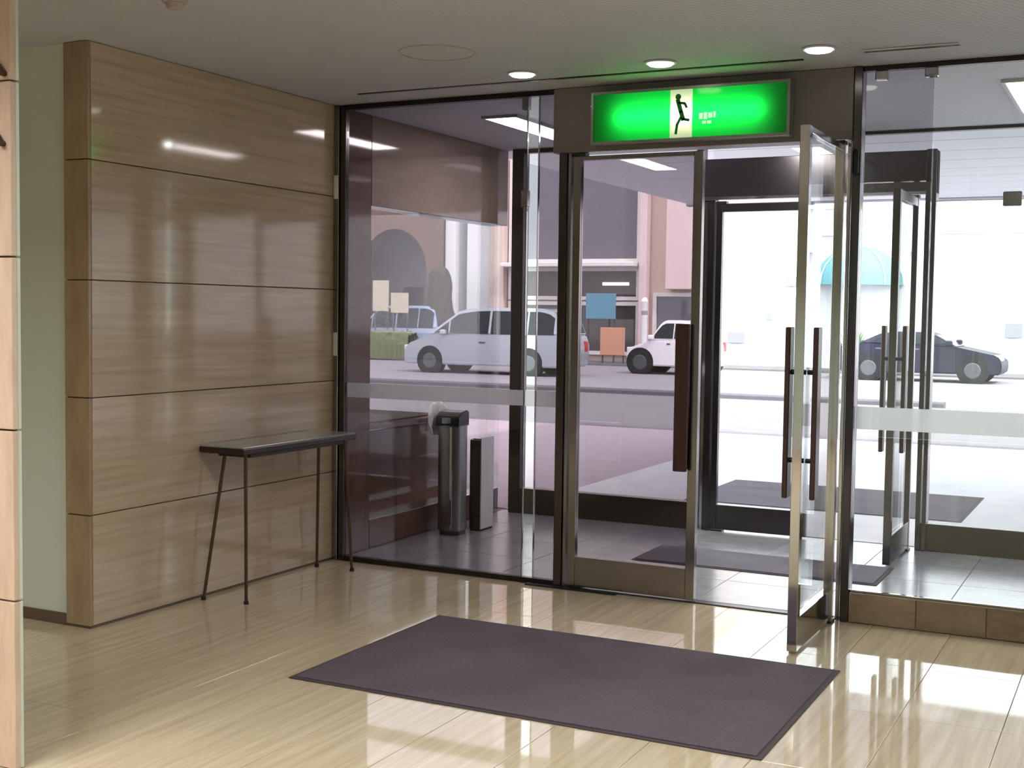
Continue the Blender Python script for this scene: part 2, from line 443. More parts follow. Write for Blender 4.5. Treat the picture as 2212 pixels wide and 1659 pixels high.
G().box(3.406, 5.4, -.006, .006, .152, ZC - .025).build('clear_pane', 'clear_glass', w2)
G().box(5.404, 7.99, -.006, .006, .152, ZC - .025).build('clear_pane', 'clear_glass', w2)
G().box(3.078, 7.99, -.022, .022, ZC - .025, ZC - .002, .002).build('top_channel', 'bronze_dark', w2)
G().box(3.078, 7.99, -.012, .012, .148, .158, .002).build('bottom_channel', 'steel_bright', w2)
G().box(3.082, 7.99, .0065, .0085, .955, 1.066).build('frosted_band', 'frosted_film', w2)
for x in (3.16, 3.39):
    G().box(x - .03, x + .03, -.02, .02, ZC - .07, ZC - .025, .004).build('patch_clamp', 'steel_bright', w2)
pn = G().box(3.08, 7.99, -.03, .04, 0, .147, .002).build('trim_3', 'joint'); tag(pn, 'low brown stone plinth under the clear fixed glazing', 'plinth', kind=ST)
for a0, a1 in ((3.08, 3.40), (3.40, 3.72), (3.72, 4.30), (4.30, 4.9), (4.9, 5.5), (5.5, 6.1)):
    G().box(a0 + .001, a1 - .001, -.042, -.03, .004, .148, .002).build('stone_slab', 'sill_stone', pn)
ts = G().box(1.26, 2.98, -.03, .03, 0, .006, .002).build('trim_4', 'bronze_dark'); tag(ts, 'dark metal floor track under the tinted door', 'threshold', kind=ST)

G().box(1.32, 1.86, -.075, -.03, 0, .009, .003).build('floor_hinge_cover', 'black', ts)
G().box(3.042, 3.072, -.075, -.045, 2.19, 2.31, .008).build('closer_cover', 'black', w2)
# ------------------------------------------------------------------ outer glazed front at Y = 2.2
YO = 2.2
oh = G().box(1.52, 3.11, YO - .05, YO + .07, 2.30, 2.575, .003).build('trim_5', 'steel_dark'); tag(oh, 'dark metal header over the outer doors', 'header', kind=ST)
G().box(1.52, 3.11, YO - .056, YO - .05, 2.295, 2.315, .002).build('drip_edge', 'steel_bright', oh)
w3 = root('window_3', (.8, YO, 0), 'fixed outer glazing left of the outer doors', 'window', kind=ST)
G().box(.083, .178, YO - .05, YO + .05, 0, ZC, .004).build('corner_post', 'bronze_dark', w3)
G().box(.178, 1.51, YO - .006, YO + .006, .19, ZC - .03).build('pane', 'clear_glass', w3)
G().box(.178, 1.51, YO - .045, YO + .045, 0, .19, .004).build('plinth', 'bronze_dark', w3)
G().box(.178, 1.51, YO - .03, YO + .03, ZC - .03, ZC, .003).build('top_channel', 'bronze_dark', w3)
G().box(1.512, 1.56, YO - .05, YO + .05, 0, ZC, .004).build('frame_post', 'steel_dark', w3)
G().box(1.60, 1.650, YO - .04, YO + .04, 0, 2.30, .004).build('frame_post', 'steel_dark', w3)
G().box(1.56, 1.60, YO - .01, YO + .01, 0, 2.30, .002).build('post_infill', 'steel_bright', w3)
leaf('door_3', 'closed outer glass door with a dark bottom rail', 1.655, 2.325, ('x', YO), 'clear_glass', zt=2.27, hsides=(1,), sbright='steel_dark')
leaf('door_4', 'outer glass door standing open towards the lobby', YO - .03, YO - .72, ('y', 2.985), 'clear_glass', zt=2.27, hsides=(-1, 1), sbright='steel_dark')
w4 = root('window_4', (4.5, YO, 0), 'fixed outer glazing on a dark plinth right of the outer doors', 'window', kind=ST)
G().box(3.045, 3.11, YO - .06, YO + .06, 0, 2.58, .004).build('frame_post', 'steel_dark', w4)
G().box(1.62, 3.112, YO - .006, YO + .006, 2.58, ZC - .02).build('transom_pane', 'clear_glass', w4)
G().box(3.112, 7.99, YO - .006, YO + .006, .178, 2.250).build('pane', 'clear_glass', w4)
G().box(3.112, 7.99, YO - .006, YO + .006, 2.256, ZC - .02).build('transom_pane', 'clear_glass', w4)
G().box(3.112, 7.99, YO - .009, YO + .009, 2.250, 2.256).build('silicone_joint', 'canopy_seam', w4)
G().box(3.11, 7.99, YO - .045, YO + .045, 0, .178, .004).build('plinth', 'bronze_dark', w4)
G().box(1.56, 7.99, YO - .03, YO + .03, ZC - .02, ZC, .003).build('top_channel', 'bronze_dark', w4)
for x in (3.56, 4.9, 6.2):
    G().box(x - .055, x + .055, YO - .02, YO + .02, 2.21, 2.30, .005).build('patch_clamp', 'steel', w4)

# ------------------------------------------------------------------ side glazing of the vestibule at X = 0
sp = G().box(-.16, 0, .03, .38, 0, ZC, .003).build('pillar', 'brown_stone'); tag(sp, 'brown stone pier just behind the tinted glazing', 'pier', kind=ST)
w5 = root('window_5', (0, 1.3, 0), 'side window of the vestibule below a brown header', 'window', kind=ST)
G().box(-.16, 0, .382, 2.25, 2.155, ZC, .003).build('header', 'header_stone', w5)
G().box(-.012, 0, .382, 2.15, .182, 2.152).build('pane', 'clear_glass', w5)
G().box(-.16, 0, .382, 2.15, 0, .18, .003).build('plinth', 'brown_stone', w5)

# ------------------------------------------------------------------ outside ground
pv = G().box(-40, 30, 2.26, 16.0, -.12, -.003).build('pavement', 'pavement_stone'); tag(pv, 'grey paving between the forecourt and the road', 'pavement', kind=ST)
fc = G().box(0.0, 30, 2.28, 9.3, -.01, .003).build('pavement', 'forecourt_lightened'); tag(fc, 'paving under the porch canopy coloured paler to offset its shade', 'pavement', kind=ST)
rp = G().box(-9, 0.0, 2.3, 9.3, -.01, .004).build('pavement', 'red_paving'); tag(rp, 'dull pink paving outside the tinted door', 'pavement', kind=ST)
rd = G().box(-60, 50, 16.0, 29.0, -.2, -.05).build('road', 'asphalt'); tag(rd, 'pale sunlit road beyond the pavement', 'road', kind=ST)
fp = G().box(-60, 50, 29.0, 70, -.2, .0).build('pavement', 'pavement_stone'); tag(fp, 'far pavement across the road', 'pavement', kind=ST)
k1 = G().prism([(16.0, -.05), (16.0, .06), (16.03, .09), (16.22, .09), (16.25, .06), (16.25, -.05)], 'x', -40, 1.3).build('kerb', 'kerb_grey'); tag(k1, 'dark kerb line along the near side of the road', 'kerb', kind=ST)

# canopy over the forecourt
HC, YC = 2.82, 8.2
cn = root('canopy', (3, 4.5, HC), 'white porch canopy over the forecourt', 'canopy', kind=ST)
y0 = 2.32
while y0 < YC - .1:
    y1 = min(y0 + .62, YC)
    G().box(-.6, 9, y0 + .008, y1 - .008, HC, HC + .04, .004).build('soffit_panel', 'canopy_white', cn); y0 = y1
G().box(-.6, 9, 2.32, YC, HC + .045, HC + .3).build('deck', 'canopy_seam', cn)
G().box(-.65, 9.05, YC, YC + .1, HC - .02, HC + .35, .01).build('fascia', 'canopy_seam', cn)

# ------------------------------------------------------------------ exit sign
sg = root('exit_sign', (2.217, -.035, 2.387), 'lit green exit sign with pale running figure on the metal header', 'sign')
x0, x1, z0, z1 = 1.690, 2.745, 2.388, 2.660
yb, yf = -.036, -.118
f = G()
f.box(x0, x1, yb - .006, yb, z0, z1)
f.build('back_plate', 'sign_inside', sg)
f = G()
f.box(x0, x0 + .014, yf, yb - .006, z0, z1); f.box(x1 - .014, x1, yf, yb - .006, z0, z1)
f.box(x0 + .014, x1 - .014, yf, yb - .006, z0, z0 + .014); f.box(x0 + .014, x1 - .014, yf, yb - .006, z1 - .014, z1)
f.build('case', 'sign_box', sg)
a0, a1, c0, c1 = x0 + .014, x1 - .014, z0 + .014, z1 - .014
px0, px1 = 2.127, 2.245
def plate(p0, p1, nm, mt, y=yf + .006):
    return G().quad((p0, y, c0), (p1, y, c0), (p1, y, c1), (p0, y, c1)).build(nm, mt, sg)
plate(a0, px0, 'green_panel', 'sign_green'); plate(px1, a1, 'green_panel', 'sign_green')
pic = plate(px0, px1, 'white_panel', 'sign_white')
# running figure: green strokes on the pale door panel
y_ = yf + .004
def stroke(pts, w):
    g = G()
    for p, q in zip(pts, pts[1:]):
        a_ = Vector(p); b_ = Vector(q); n_ = (b_ - a_).normalized(); n_ = Vector((-n_.y, n_.x)) * w / 2
        e_ = (b_ - a_).normalized() * w * .25
        g.prism([a_ - e_ + n_, b_ + e_ + n_, b_ + e_ - n_, a_ - e_ - n_], 'y', y_ - .001, y_ + .001)
    return g.build('figure', 'sign_ink', pic)
mat('sign_ink', (20, 130, 60), .5)
zc = (c0 + c1) / 2
G().tube((2.170, y_ - .001, zc + .085), (2.170, y_ + .001, zc + .085), .015, seg=16).build('figure', 'sign_ink', pic)
stroke([(2.168, zc + .068), (2.185, zc + .01), (2.198, zc - .03)], .022)
stroke([(2.172, zc + .055), (2.205, zc + .05), (2.215, zc + .03)], .012)
stroke([(2.195, zc - .028), (2.228, zc - .035)], .013)
stroke([(2.185, zc - .02), (2.166, zc - .055), (2.160, zc - .1)], .013)
# small pale caption marks beside it (illegible in the photo)
mk = G()
for k_, (dx, dz, w, h) in enumerate([(0, .012, .018, .03), (.024, .012, .018, .034), (.048, .014, .02, .026), (.074, .016, .012, .03), (.016, -.02, .02, .014), (.042, -.02, .022, .014)]):
    mk.box(2.283 + dx, 2.283 + dx + w, y_ - .001, y_ + .001, zc - .03 + dz - h / 2, zc - .03 + dz + h / 2)
emit('caption_lit', (200, 255, 200), .75)
mk.build('caption_mark', 'caption_lit', sg)
tb = G()
tb.tube((1.83, -.066, zc), (2.605, -.066, zc), .012); tb.build('lamp_tube', 'sign_tube', sg, True)
G().tube((1.668, -.036, 2.60), (1.668, -.056, 2.60), .012, .008).build('pull_switch', 'steel_bright', sg)

# ------------------------------------------------------------------ ceiling fittings
dl = root('downlight', (1.472, -.497, ZC), 'round lit downlight leftmost of the three over the doors', 'ceiling light', 'downlights in the lobby ceiling')
G().lathe([(.064, -.001), (.078, -.001), (.080, -.006), (.070, -.009), (.064, -.006)], (1.472, -.497, ZC)).build('trim_ring', 'lamp_frame', dl, True)
G().lathe([(.0, -.022), (.03, -.021), (.055, -.016), (.064, -.006), (.064, -.002), (0, -.002)], (1.472, -.497, ZC)).build('lens', 'down_light', dl, True)
copy_tree(dl, (2.209, -.490, ZC), 'round lit downlight above the middle of the green sign')
copy_tree(dl, (2.975, -.515, ZC), 'round lit downlight over the open glass door')
sk = root('ceiling_speaker', (1.33, -1.11, ZC), 'faint round speaker cover flush with the lobby ceiling', 'speaker')
G().lathe([(0, -.004), (.165, -.004), (.172, -.002), (.172, -.0005), (0, -.0005)], (1.33, -1.11, ZC)).build('grille', 'lobby_ceiling', sk)
G().lathe([(.172, -.0005), (.172, -.005), (.178, -.005), (.18, -.0005)], (1.33, -1.11, ZC)).build('rim', 'detector', sk)
sd = root('smoke_detector', (.885, -2.39, ZC), 'small round smoke detector at the top edge of the lobby ceiling', 'detector')
G().lathe([(.05, -.0005), (.05, -.012), (.046, -.016), (0, -.016)], (.885, -2.39, ZC)).build('base', 'detector', sd)
G().lathe([(.034, -.0165), (.03, -.035), (.012, -.042), (0, -.042)], (.885, -2.39, ZC)).build('head', 'detector', sd)
av = root('air_diffuser', (3.35, -.375, ZC), 'slim slot air diffuser in the ceiling above the clear glazing', 'vent')
G().box(3.14, 3.56, -.41, -.40, ZC - .008, ZC - .0005, .002).build('frame', 'lamp_frame', av)
G().box(3.14, 3.56, -.35, -.34, ZC - .008, ZC - .0005, .002).build('frame', 'lamp_frame', av)
for yy in (-.39, -.375, -.36):
    G().box(3.15, 3.55, yy - .003, yy + .003, ZC - .007, ZC - .0005).build('slat', 'bronze_dark', av)
fx = root('fluorescent_light', (.735, 1.2, ZC), 'lit fluorescent ceiling panel seen through the tinted glazing', 'ceiling light', 'fluorescent panels between the two rows of doors')
G().box(.735 - .105, .735 + .105, .69, 1.71, ZC - .012, ZC - .003, .003).build('diffuser', 'tube_light', fx)
g = G()
for a in ((.735 - .125, .735 - .105, .67, 1.73), (.735 + .105, .735 + .125, .67, 1.73), (.735 - .105, .735 + .105, .67, .69), (.735 - .105, .735 + .105, 1.71, 1.73)):
    g.box(*a, ZC - .016, ZC + .0005)
g.build('frame', 'lamp_frame', fx)
copy_tree(fx, (2.13, 1.2, ZC), 'lit fluorescent ceiling panel half hidden behind the green sign')
copy_tree(fx, (3.76, 1.12, ZC), 'lit fluorescent ceiling panel above the clear glazing at the right')

# ------------------------------------------------------------------ narrow table
tb = root('console_table', (.16, -.73, 0), 'narrow dark edged table with thin splayed legs along the stone wall', 'table')
zt = .80
G().box(.022, .302, -1.235, -.235, zt - .006, zt + .002, .002).build('table_top', 'table_top', tb)
G().box(.018, .306, -1.241, -.229, zt - .036, zt - .006, .004).build('edge_band', 'table_edge', tb)
G().box(.06, .27, -1.14, -.30, zt - .060, zt - .036, .002).build('apron', 'table_edge', tb)
for (bx, by, tx, ty) in ((.045, -1.236, .075, -1.10), (.296, -1.205, .255, -1.16), (.05, -.25, .075, -.27), (.296, -.25, .255, -.27)):
    l = G().tube((bx, by, .0), (tx, ty, zt - .04), .0085, .0095, 12).build('leg', 'leg_metal', tb, True)
    G().lathe([(.0, 0), (.013, 0), (.013, .012), (.009, .02), (0, .02)], (bx, by, 0), 12).build('foot', 'black_rubber', l)

# ------------------------------------------------------------------ mats
def floor_mat(x0, x1, y0, y1, label, pile, h=.009):
    t = root('floor_mat', ((x0 + x1) / 2, (y0 + y1) / 2, 0), label, 'mat')
    g = G().box(x0, x1, y0, y1, .0005, h * .55, .002); g.build('rubber_border', 'mat_rim', t)
    bw = .022
    G().box(x0 + bw, x1 - bw, y0 + bw, y1 - bw, h * .5, h, .002).build('pile', pile, t)
floor_mat(1.27, 3.237, -2.155, -.930, 'large grey purple mat on the beige lobby floor', 'mat_pile')
floor_mat(1.57, 3.04, .90, 1.46, 'grey mat on the tile floor between the two rows of doors', 'mat_pile_grey')
floor_mat(1.02, 3.17, 3.45, 4.92, 'grey mat on the pale paving outside the outer doors', 'mat_pile_grey')

# ------------------------------------------------------------------ umbrella bag stand and bins in the vestibule
ub = root('umbrella_bag_stand', (.2, 1.15, 0), 'tall steel umbrella bag dispenser with black hood behind the tinted glazing', 'dispenser')
mat('brushed', (150, 150, 148), .32, 1)
x0, x1, y0, y1 = .09, .262, 1.05, 1.20
pts = []
for (cx_, cy_, a_) in ((x1 - .05, y0 + .05, -90), (x1 - .03, y1 - .03, 0), (x0 + .03, y1 - .03, 90), (x0 + .05, y0 + .05, 180)):
    rr = .05 if cy_ < 1.12 else .03
    for q in range(5):
        an = math.radians(a_ + 22.5 * q); pts.append((cx_ + rr * math.cos(an), cy_ + rr * math.sin(an)))
G().prism(pts, 'z', .03, .74).build('body', 'brushed', ub, True)
G().prism([(x0 + .01 + (p[0] - x0) * .91, y0 + .01 + (p[1] - y0) * .91) for p in pts], 'z', 0, .03).build('plinth', 'black', ub)
G().prism([(y0 - .004, .735), (y0 + .0, .80), (y0 + .04, .828), (y1 - .03, .842), (y1, .83), (y1, .735)], 'x', x0 - .003, x1 + .003, .006).build('hood', 'black', ub)
G().box(x0 + .05, x1 - .05, y0 - .012, y0 - .002, .755, .795, .004).build('slot_plate', 'steel', ub)
G().box(x1 - .062, x1 - .040, y0 - .006, y0 + .004, .04, .735, .003).build('corner_strip', 'steel_bright', ub)
# crumpled plastic bag hooked on its side
bg = bmesh.new(); bmesh.ops.create_icosphere(bg, subdivisions=3, radius=1)
for v in bg.verts:
    n_ = v.co.normalized(); k_ = 1 + .16 * math.sin(7 * n_.x + 3 * n_.z) * math.cos(6 * n_.y - 2 * n_.z)
    v.co = Vector((.047 + n_.x * .06 * k_ - .03, 1.20 + n_.y * .085 * k_, .79 + n_.z * (.13 if n_.z < 0 else .10) * k_))
gg = G(); gg.merge(bg)
pb = gg.build('plastic_bag', 'bag', None, True, origin=(.02, 1.2, .69)); tag(pb, 'crumpled whitish plastic bag beside the black hood of the bag dispenser', 'bag')
wb = root('waste_bin', (.25, 1.395, 0), 'low black and white waste bin beside the steel bag dispenser', 'bin')
G().box(.215, .296, 1.30, 1.49, .012, .63, .006).build('black_panel', 'black', wb)
G().box(.297, .306, 1.302, 1.488, .012, .645, .003).build('white_panel', 'white_plastic_and_glint', wb)
G().box(.22, .30, 1.305, 1.485, 0, .012).build('base', 'black_rubber', wb)
G().box(.225, .285, 1.33, 1.46, .63, .636, .002).build('lid_flap', 'steel', wb)
# solid brown block in place of the bin's reflection in the side window
pt = root('reflection_block', (-.75, 1.4, 0), 'dark brown block standing in for a reflection in the side window', 'reflection_block')
G().box(-1.3, -.30, .5, 1.9, 0, .70, .01).build('block_body', 'brown_stone', pt)
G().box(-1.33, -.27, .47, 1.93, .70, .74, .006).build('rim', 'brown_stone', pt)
G().box(-1.24, -.36, .56, 1.84, .725, .745).build('block_top', 'reflection_brown', pt)

# ------------------------------------------------------------------ cars
def car(name, label, xf, y, Ln, Wd, H, paint, front, style):
    """side-on car; xf = x of its front, front = -1 when it faces -x"""
    t = root(name, (xf - front * Ln / 2, y + Wd / 2, -.05), label, 'car')
    zb = -.05
    X = lambda u: xf - front * u * Ln
    w2 = Wd / 2; yc = y + w2
    belt = {'van': .98, 'sedan': .90}[style]
    if style == 'van':
        low = [(.012, .22), (0, .36), (.004, .58), (.03, .74), (.17, .99), (.98, 1.02), (1, .80), (1, .34), (.985, .22)]
        cab = [(.155, .975), (.35, H - .09), (.44, H - .02), (.56, H), (.86, H - .01), (.94, H - .10), (.985, 1.02)]
    else:
        low = [(.012, .22), (0, .36), (.006, .56), (.03, .68), (.28, .88), (.84, .93), (.98, .88), (1, .74), (1, .36), (.985, .22)]
        cab = [(.265, .87), (.40, H - .07), (.46, H), (.66, H), (.74, H - .06), (.87, .92)]
    g = G(); g.prism([(X(u), zb + z) for u, z in low], 'y', y, y + Wd, .035); bd = g.build('body', paint, t, True)
    # cabin shell tapering inwards
    def hw(z): return w2 - .02 - .15 * max(0, (z - belt)) / (H - belt)
    b_ = bmesh.new()
    A = [b_.verts.new((X(u), yc - hw(z), zb + z)) for u, z in cab]; B = [b_.verts.new((X(u), yc + hw(z), zb + z)) for u, z in cab]
    n = len(cab)
    b_.faces.new(A); b_.faces.new(B[::-1])
    for i in range(n): b_.faces.new((A[i], A[(i + 1) % n], B[(i + 1) % n], B[i]))
    bmesh.ops.recalc_face_normals(b_, faces=b_.faces)
    bmesh.ops.bevel(b_, geom=b_.edges[:], offset=.03, segments=2, affect='EDGES')
    g = G(); g.merge(b_); cb = g.build('cabin', paint, t, True)
    # side windows
    def prof_top(u):
        for (u0, za), (u1, zb_) in zip(cab, cab[1:]):
            if u0 <= u <= u1: return za + (zb_ - za) * (u - u0) / (u1 - u0)
        return belt
    cuts = {'van': [(.20, .29), (.30, .545), (.56, .78), (.79, .945)], 'sedan': [(.32, .555), (.57, .80)]}[style]
    for (a, c) in cuts:
        for sd in (-1, 1):
            zl = belt + .04
            pts = [(a, zl), (c, zl)]
            us = [c - (c - a) * q / 5 for q in range(6)]
            top = [(u, max(zl + .01, prof_top(u) - .085)) for u in us]
            poly = pts + top
            b_ = bmesh.new()
            vs_ = [b_.verts.new((X(u), yc + sd * (hw(z) + .004), zb + z)) for u, z in poly]
            vi = [b_.verts.new((X(u), yc + sd * (hw(z) - .012), zb + z)) for u, z in poly]
            b_.faces.new(vs_); b_.faces.new(vi[::-1])
            for q in range(len(poly)): b_.faces.new((vs_[q], vs_[(q + 1) % len(poly)], vi[(q + 1) % len(poly)], vi[q]))
            g = G(); g.merge(b_); g.build('side_window', 'car_glass', cb)
    # windscreen and rear window as thin proud plates
    for (p, q) in ((cab[0], cab[1]), (cab[-1], cab[-2])):
        (u0, za), (u1, zb_) = p, q
        u0 += (u1 - u0) * .1; za += (zb_ - za) * .1
        b_ = bmesh.new(); vv = []
        o_ = .006 * (1 if p == cab[0] else -1) * front
        for (u, z, s) in ((u0, za, -1), (u0, za, 1), (u1, zb_, 1), (u1, zb_, -1)):
            vv.append(b_.verts.new((X(u) + o_, yc + s * (hw(z) - .07), zb + z + .006)))
        f = b_.faces.new(vv); r = bmesh.ops.extrude_face_region(b_, geom=[f])
        for v in r['geom']:
            if isinstance(v, bmesh.types.BMVert): v.co.z -= .012
        g = G(); g.merge(b_); g.build('windscreen' if p == cab[0] else 'rear_window', 'car_glass', cb)
    for u in ((.175, .80) if style == 'van' else (.17, .80)):
        for sd in (-1, 1):
            ya = yc + sd * (w2 - .20); yb_ = yc + sd * (w2 + .004)
            G().tube((X(u), yc + sd * (w2 - .22), zb + .32), (X(u), yb_ - sd * .0, zb + .32), .375, seg=24).build('wheel_arch', 'black_rubber', bd)
            wv = G().tube((X(u), ya, zb + .31), (X(u), yb_ + sd * .012, zb + .31), .31, seg=24).build('wheel', 'tyre', t)
            G().tube((X(u), yb_ + sd * .01, zb + .31), (X(u), yb_ + sd * .02, zb + .31), .2, .18, seg=16).build('hub_cap', 'hub', wv)
    for sd in (-1, 1):
        ym = yc + sd * (w2 - .22)
        G().box(min(X(-.004), X(.05)), max(X(-.004), X(.05)), ym - .16, ym + .16, zb + .56, zb + .70, .02).build('headlight', 'head_lens', t)
        G().box(min(X(.985), X(1.004)), max(X(.985), X(1.004)), ym - .1, ym + .1, zb + .6, zb + .86, .015).build('tail_light', 'tail_lens', t)
        G().box(X(.27 if style == 'van' else .31) - .08, X(.27 if style == 'van' else .31) + .08, yc + sd * (w2 + .07) - .07, yc + sd * (w2 + .07) + .07, zb + belt, zb + belt + .13, .03).build('mirror', paint, t)
    for a, c in ((.31, .55), (.56, .78)):
        G().box(min(X(c - .06), X(c - .02)), max(X(c - .06), X(c - .02)), y - .015, y, zb + .78, zb + .82, .004).build('door_handle', 'hub', bd)
    return t
car('minivan', 'silver minivan standing on the road seen through the tinted glazing', -12.85, 21.6, 4.5, 1.7, 1.68, 'silver_paint', -1, 'van')
car('sedan', 'white car on the road beside the handle of the tinted door', -7.95, 24.8, 2.3, 1.5, 1.42, 'white_paint', -1, 'sedan')
car('sedan', 'dark navy car on the bright road beyond the open doors', 1.25, 25.8, 3.9, 1.7, 1.22, 'navy', 1, 'sedan')
car('minivan', 'pale blue parked car far left beyond the silver minivan', -19.7, 28.95, 3.6, 1.6, 1.75, 'blue_paint', -1, 'van')

# ------------------------------------------------------------------ buildings across the road
YB = 31.0
def building(name, label, x0, x1, z1, wallm, loc=None):
    t = root(name, ((x0 + x1) / 2, YB, 0), label, 'building')
    G().box(x0, x1, YB + .3, YB + 6, 0, z1).build('wall', wallm, t)
    return t
def window(t, x0, x1, z0, z1, m='shop_glass', fw=.12):
    g = G()
    g.box(x0, x1, YB + .16, YB + .30, z0, z0 + fw); g.box(x0, x1, YB + .16, YB + .30, z1 - fw, z1)
    g.box(x0, x0 + fw, YB + .16, YB + .30, z0 + fw, z1 - fw); g.box(x1 - fw, x1, YB + .16, YB + .30, z0 + fw, z1 - fw)
    w = g.build('window', 'frame_white', t)
    G().box(x0 + fw, x1 - fw, YB + .22, YB + .28, z0 + fw, z1 - fw).build('pane', m, w)
# brown hall with an arched entrance
t = root('building', (-24, YB, 0), 'brown building with a tall round arch far left across the road', 'building')
x0, x1, zt_ = -32, -17.2, 8.0
ax0, ax1, sp_ = -20.4, -17.75, 2.9
pts = [(x0, 0), (ax0, 0), (ax0, sp_)]
for q in range(1, 12):
    an = math.pi - math.pi * q / 12; pts.append(((ax0 + ax1) / 2 + (ax1 - ax0) / 2 * math.cos(an), sp_ + 1.45 * math.sin(an)))
pts += [(ax1, sp_), (ax1, 0), (x1, 0), (x1, zt_), (x0, zt_)]
G().prism(pts, 'y', YB, YB + .6).build('arch_wall', 'brown_wall', t)
G().box(x0, x1, YB + 2.2, YB + 2.6, 0, zt_).build('inner_wall', 'mauve_wall', t)
G().box(-20.0, -18.2, YB + 2.12, YB + 2.2, 0, 2.4, .02).build('door', 'dark_glass', t)
# white columned front
t = root('building', (-16, YB, 0), 'white building front with tall square columns behind the minivan', 'building')
G().box(-17.18, -15.3, YB + 1.2, YB + 5, 0, 9).build('wall', 'grey_wall', t)
G().box(-17.15, -16.75, YB + .2, YB + 1.2, 0, 9, .02).build('column', 'white_wall', t)
G().box(-16.3, -15.3, YB + .2, YB + 1.2, 0, 9, .02).build('column', 'white_wall', t)
G().box(-16.75, -16.3, YB + 1.14, YB + 1.2, .1, 6, .01).build('door', 'shop_glass', t)
G().box(-17.18, -15.3, YB + .1, YB + 1.2, 9.0, 9.4, .02).build('cornice', 'white_wall', t)
# beige shop building
t = building('building', 'beige shop building with wide dark windows behind the white car', -15.28, -7.6, 9.0, 'beige_wall')
G().box(-15.28, -14.75, YB - .1, YB + .3, 0, 9, .02).build('pilaster', 'beige_wall', t)
G().box(-10.0, -9.75, YB - .1, YB + .3, 0, 9, .02).build('pilaster', 'pink_wall', t)
G().box(-9.1, -8.0, YB - .15, YB + .3, 2.3, 9, .02).build('pilaster', 'pink_wall', t)
window(t, -14.7, -10.05, 3.15, 6.6)
window(t, -14.7, -10.05, 1.95, 3.0, 'dark_glass')
emit('strip_lit', (255, 250, 235), 5.0)
G().box(-11.3, -10.4, YB + .10, YB + .16, 2.42, 2.52, .01).build('lit_strip', 'strip_lit', t)
G().box(-14.7, -10.05, YB - .5, YB + .16, 3.0, 3.14, .02).build('ledge', 'frame_white', t)
window(t, -12.2, -10.05, .2, 1.9, 'dark_glass')
window(t, -14.7, -12.3, .2, 1.9, 'dark_glass')
window(t, -9.6, -8.0, .2, 2.2, 'shop_glass')
# pale buildings behind the bright forecourt
t = building('building', 'low pale building across the road beyond the open doors', -7.4, 3.2, 5.2, 'white_wall')
mat('pale_glass', (225, 232, 238), .2)
for k in range(4): window(t, -7.0 + 2.6 * k, -5.0 + 2.6 * k, 3.9, 4.8, 'pale_glass')
t = building('building', 'pale building across the road at the right edge', 3.6, 14, 5.6, 'white_wall')
for k in range(3): window(t, 4.2 + 3.0 * k, 6.4 + 3.0 * k, 3.4, 4.8, 'pale_glass')

# turquoise rounded awning
aw = root('awning', (-3.3, 29.6, 0), 'pale turquoise rounded awning across the road', 'awning')
b_ = bmesh.new(); seg = 20; rings = []
for i in range(7):
    a = math.pi / 2 * i / 6
    rings.append([(math.cos(a), math.sin(a))])
prof = [(math.cos(math.pi / 2 * i / 6), math.sin(math.pi / 2 * i / 6)) for i in range(7)]
g = G()
tb_ = bmesh.new(); R_ = []
for (rr, zz) in prof:
    R_.append([tb_.verts.new((-3.3 + 1.28 * rr * math.cos(math.pi + math.pi * j / seg), 31.28 + 1.1 * rr * math.sin(math.pi + math.pi * j / seg), 2.45 + 1.12 * zz)) for j in range(seg + 1)])
for a, b2 in zip(R_, R_[1:]):
    for j in range(seg): tb_.faces.new((a[j], a[j + 1], b2[j + 1], b2[j]))
bmesh.ops.remove_doubles(tb_, verts=tb_.verts, dist=1e-4)
r = bmesh.ops.solidify(tb_, geom=tb_.faces[:], thickness=.02)
g.merge(tb_); g.build('cloth', 'turquoise', aw, True)
for j in (0, 5, 10, 15, 20):
    an = math.pi + math.pi * j / seg
    g = G()
    for (p, q) in zip(prof, prof[1:]):
        P = lambda s: (-3.3 + 1.3 * s[0] * math.cos(an), 31.28 + 1.12 * s[0] * math.sin(an), 2.45 + 1.14 * s[1])
        g.tube(P(p), P(q), .02, seg=6)
    g.build('rib', 'frame_white', aw)
# small street things
def board(name, label, x0, x1, y, z0, z1, m, cat, group=None):
    t = root(name, ((x0 + x1) / 2, y, 0), label, cat, group)
    G().box(x0, x1, y - .03, y + .03, z0, z1, .01).build('panel', m, t)
    for x in (x0 + .06, x1 - .06):
        G().tube((x, y + .05, 0), (x, y + .05, z0 + .1 if z0 > .3 else z1 - .05), .025, seg=8).build('post', 'hub', t)
    return t
board('street_board', 'blue board on posts above the rear of the silver minivan', -11.5, -10.5, 30.3, 1.35, 2.15, 'sign_blue', 'sign')
board('street_board', 'orange board on the far pavement behind the white car', -10.7, -9.9, 29.6, .25, 1.1, 'orange', 'sign')
board('street_board', 'cream notice board left of the white columns', -18.35, -17.75, 28.6, 1.5, 2.5, 'cream', 'sign')
board('street_board', 'cream notice board with grey top next to the white column', -17.65, -17.0, 28.6, 1.45, 2.1, 'cream', 'sign')
tp_ = root('bollard', (-9.2, 29.4, 0), 'white post on the far pavement behind the white car', 'post')
G().lathe([(.13, 0), (.13, .05), (.09, .08), (.09, 1.85), (.11, 1.9), (.07, 2.0), (0, 2.03)], (-9.2, 29.4, 0), 14).build('shaft', 'white_wall', tp_, True)
G().lathe([(.095, 1.5), (.098, 1.5), (.098, 1.62), (.095, 1.62)], (-9.2, 29.4, 0), 14).build('band', 'grey_wall', tp_)
hg = root('hedge', (-18.6, 28.1, 0), 'low trimmed hedge before the pale blue parked car', 'hedge')
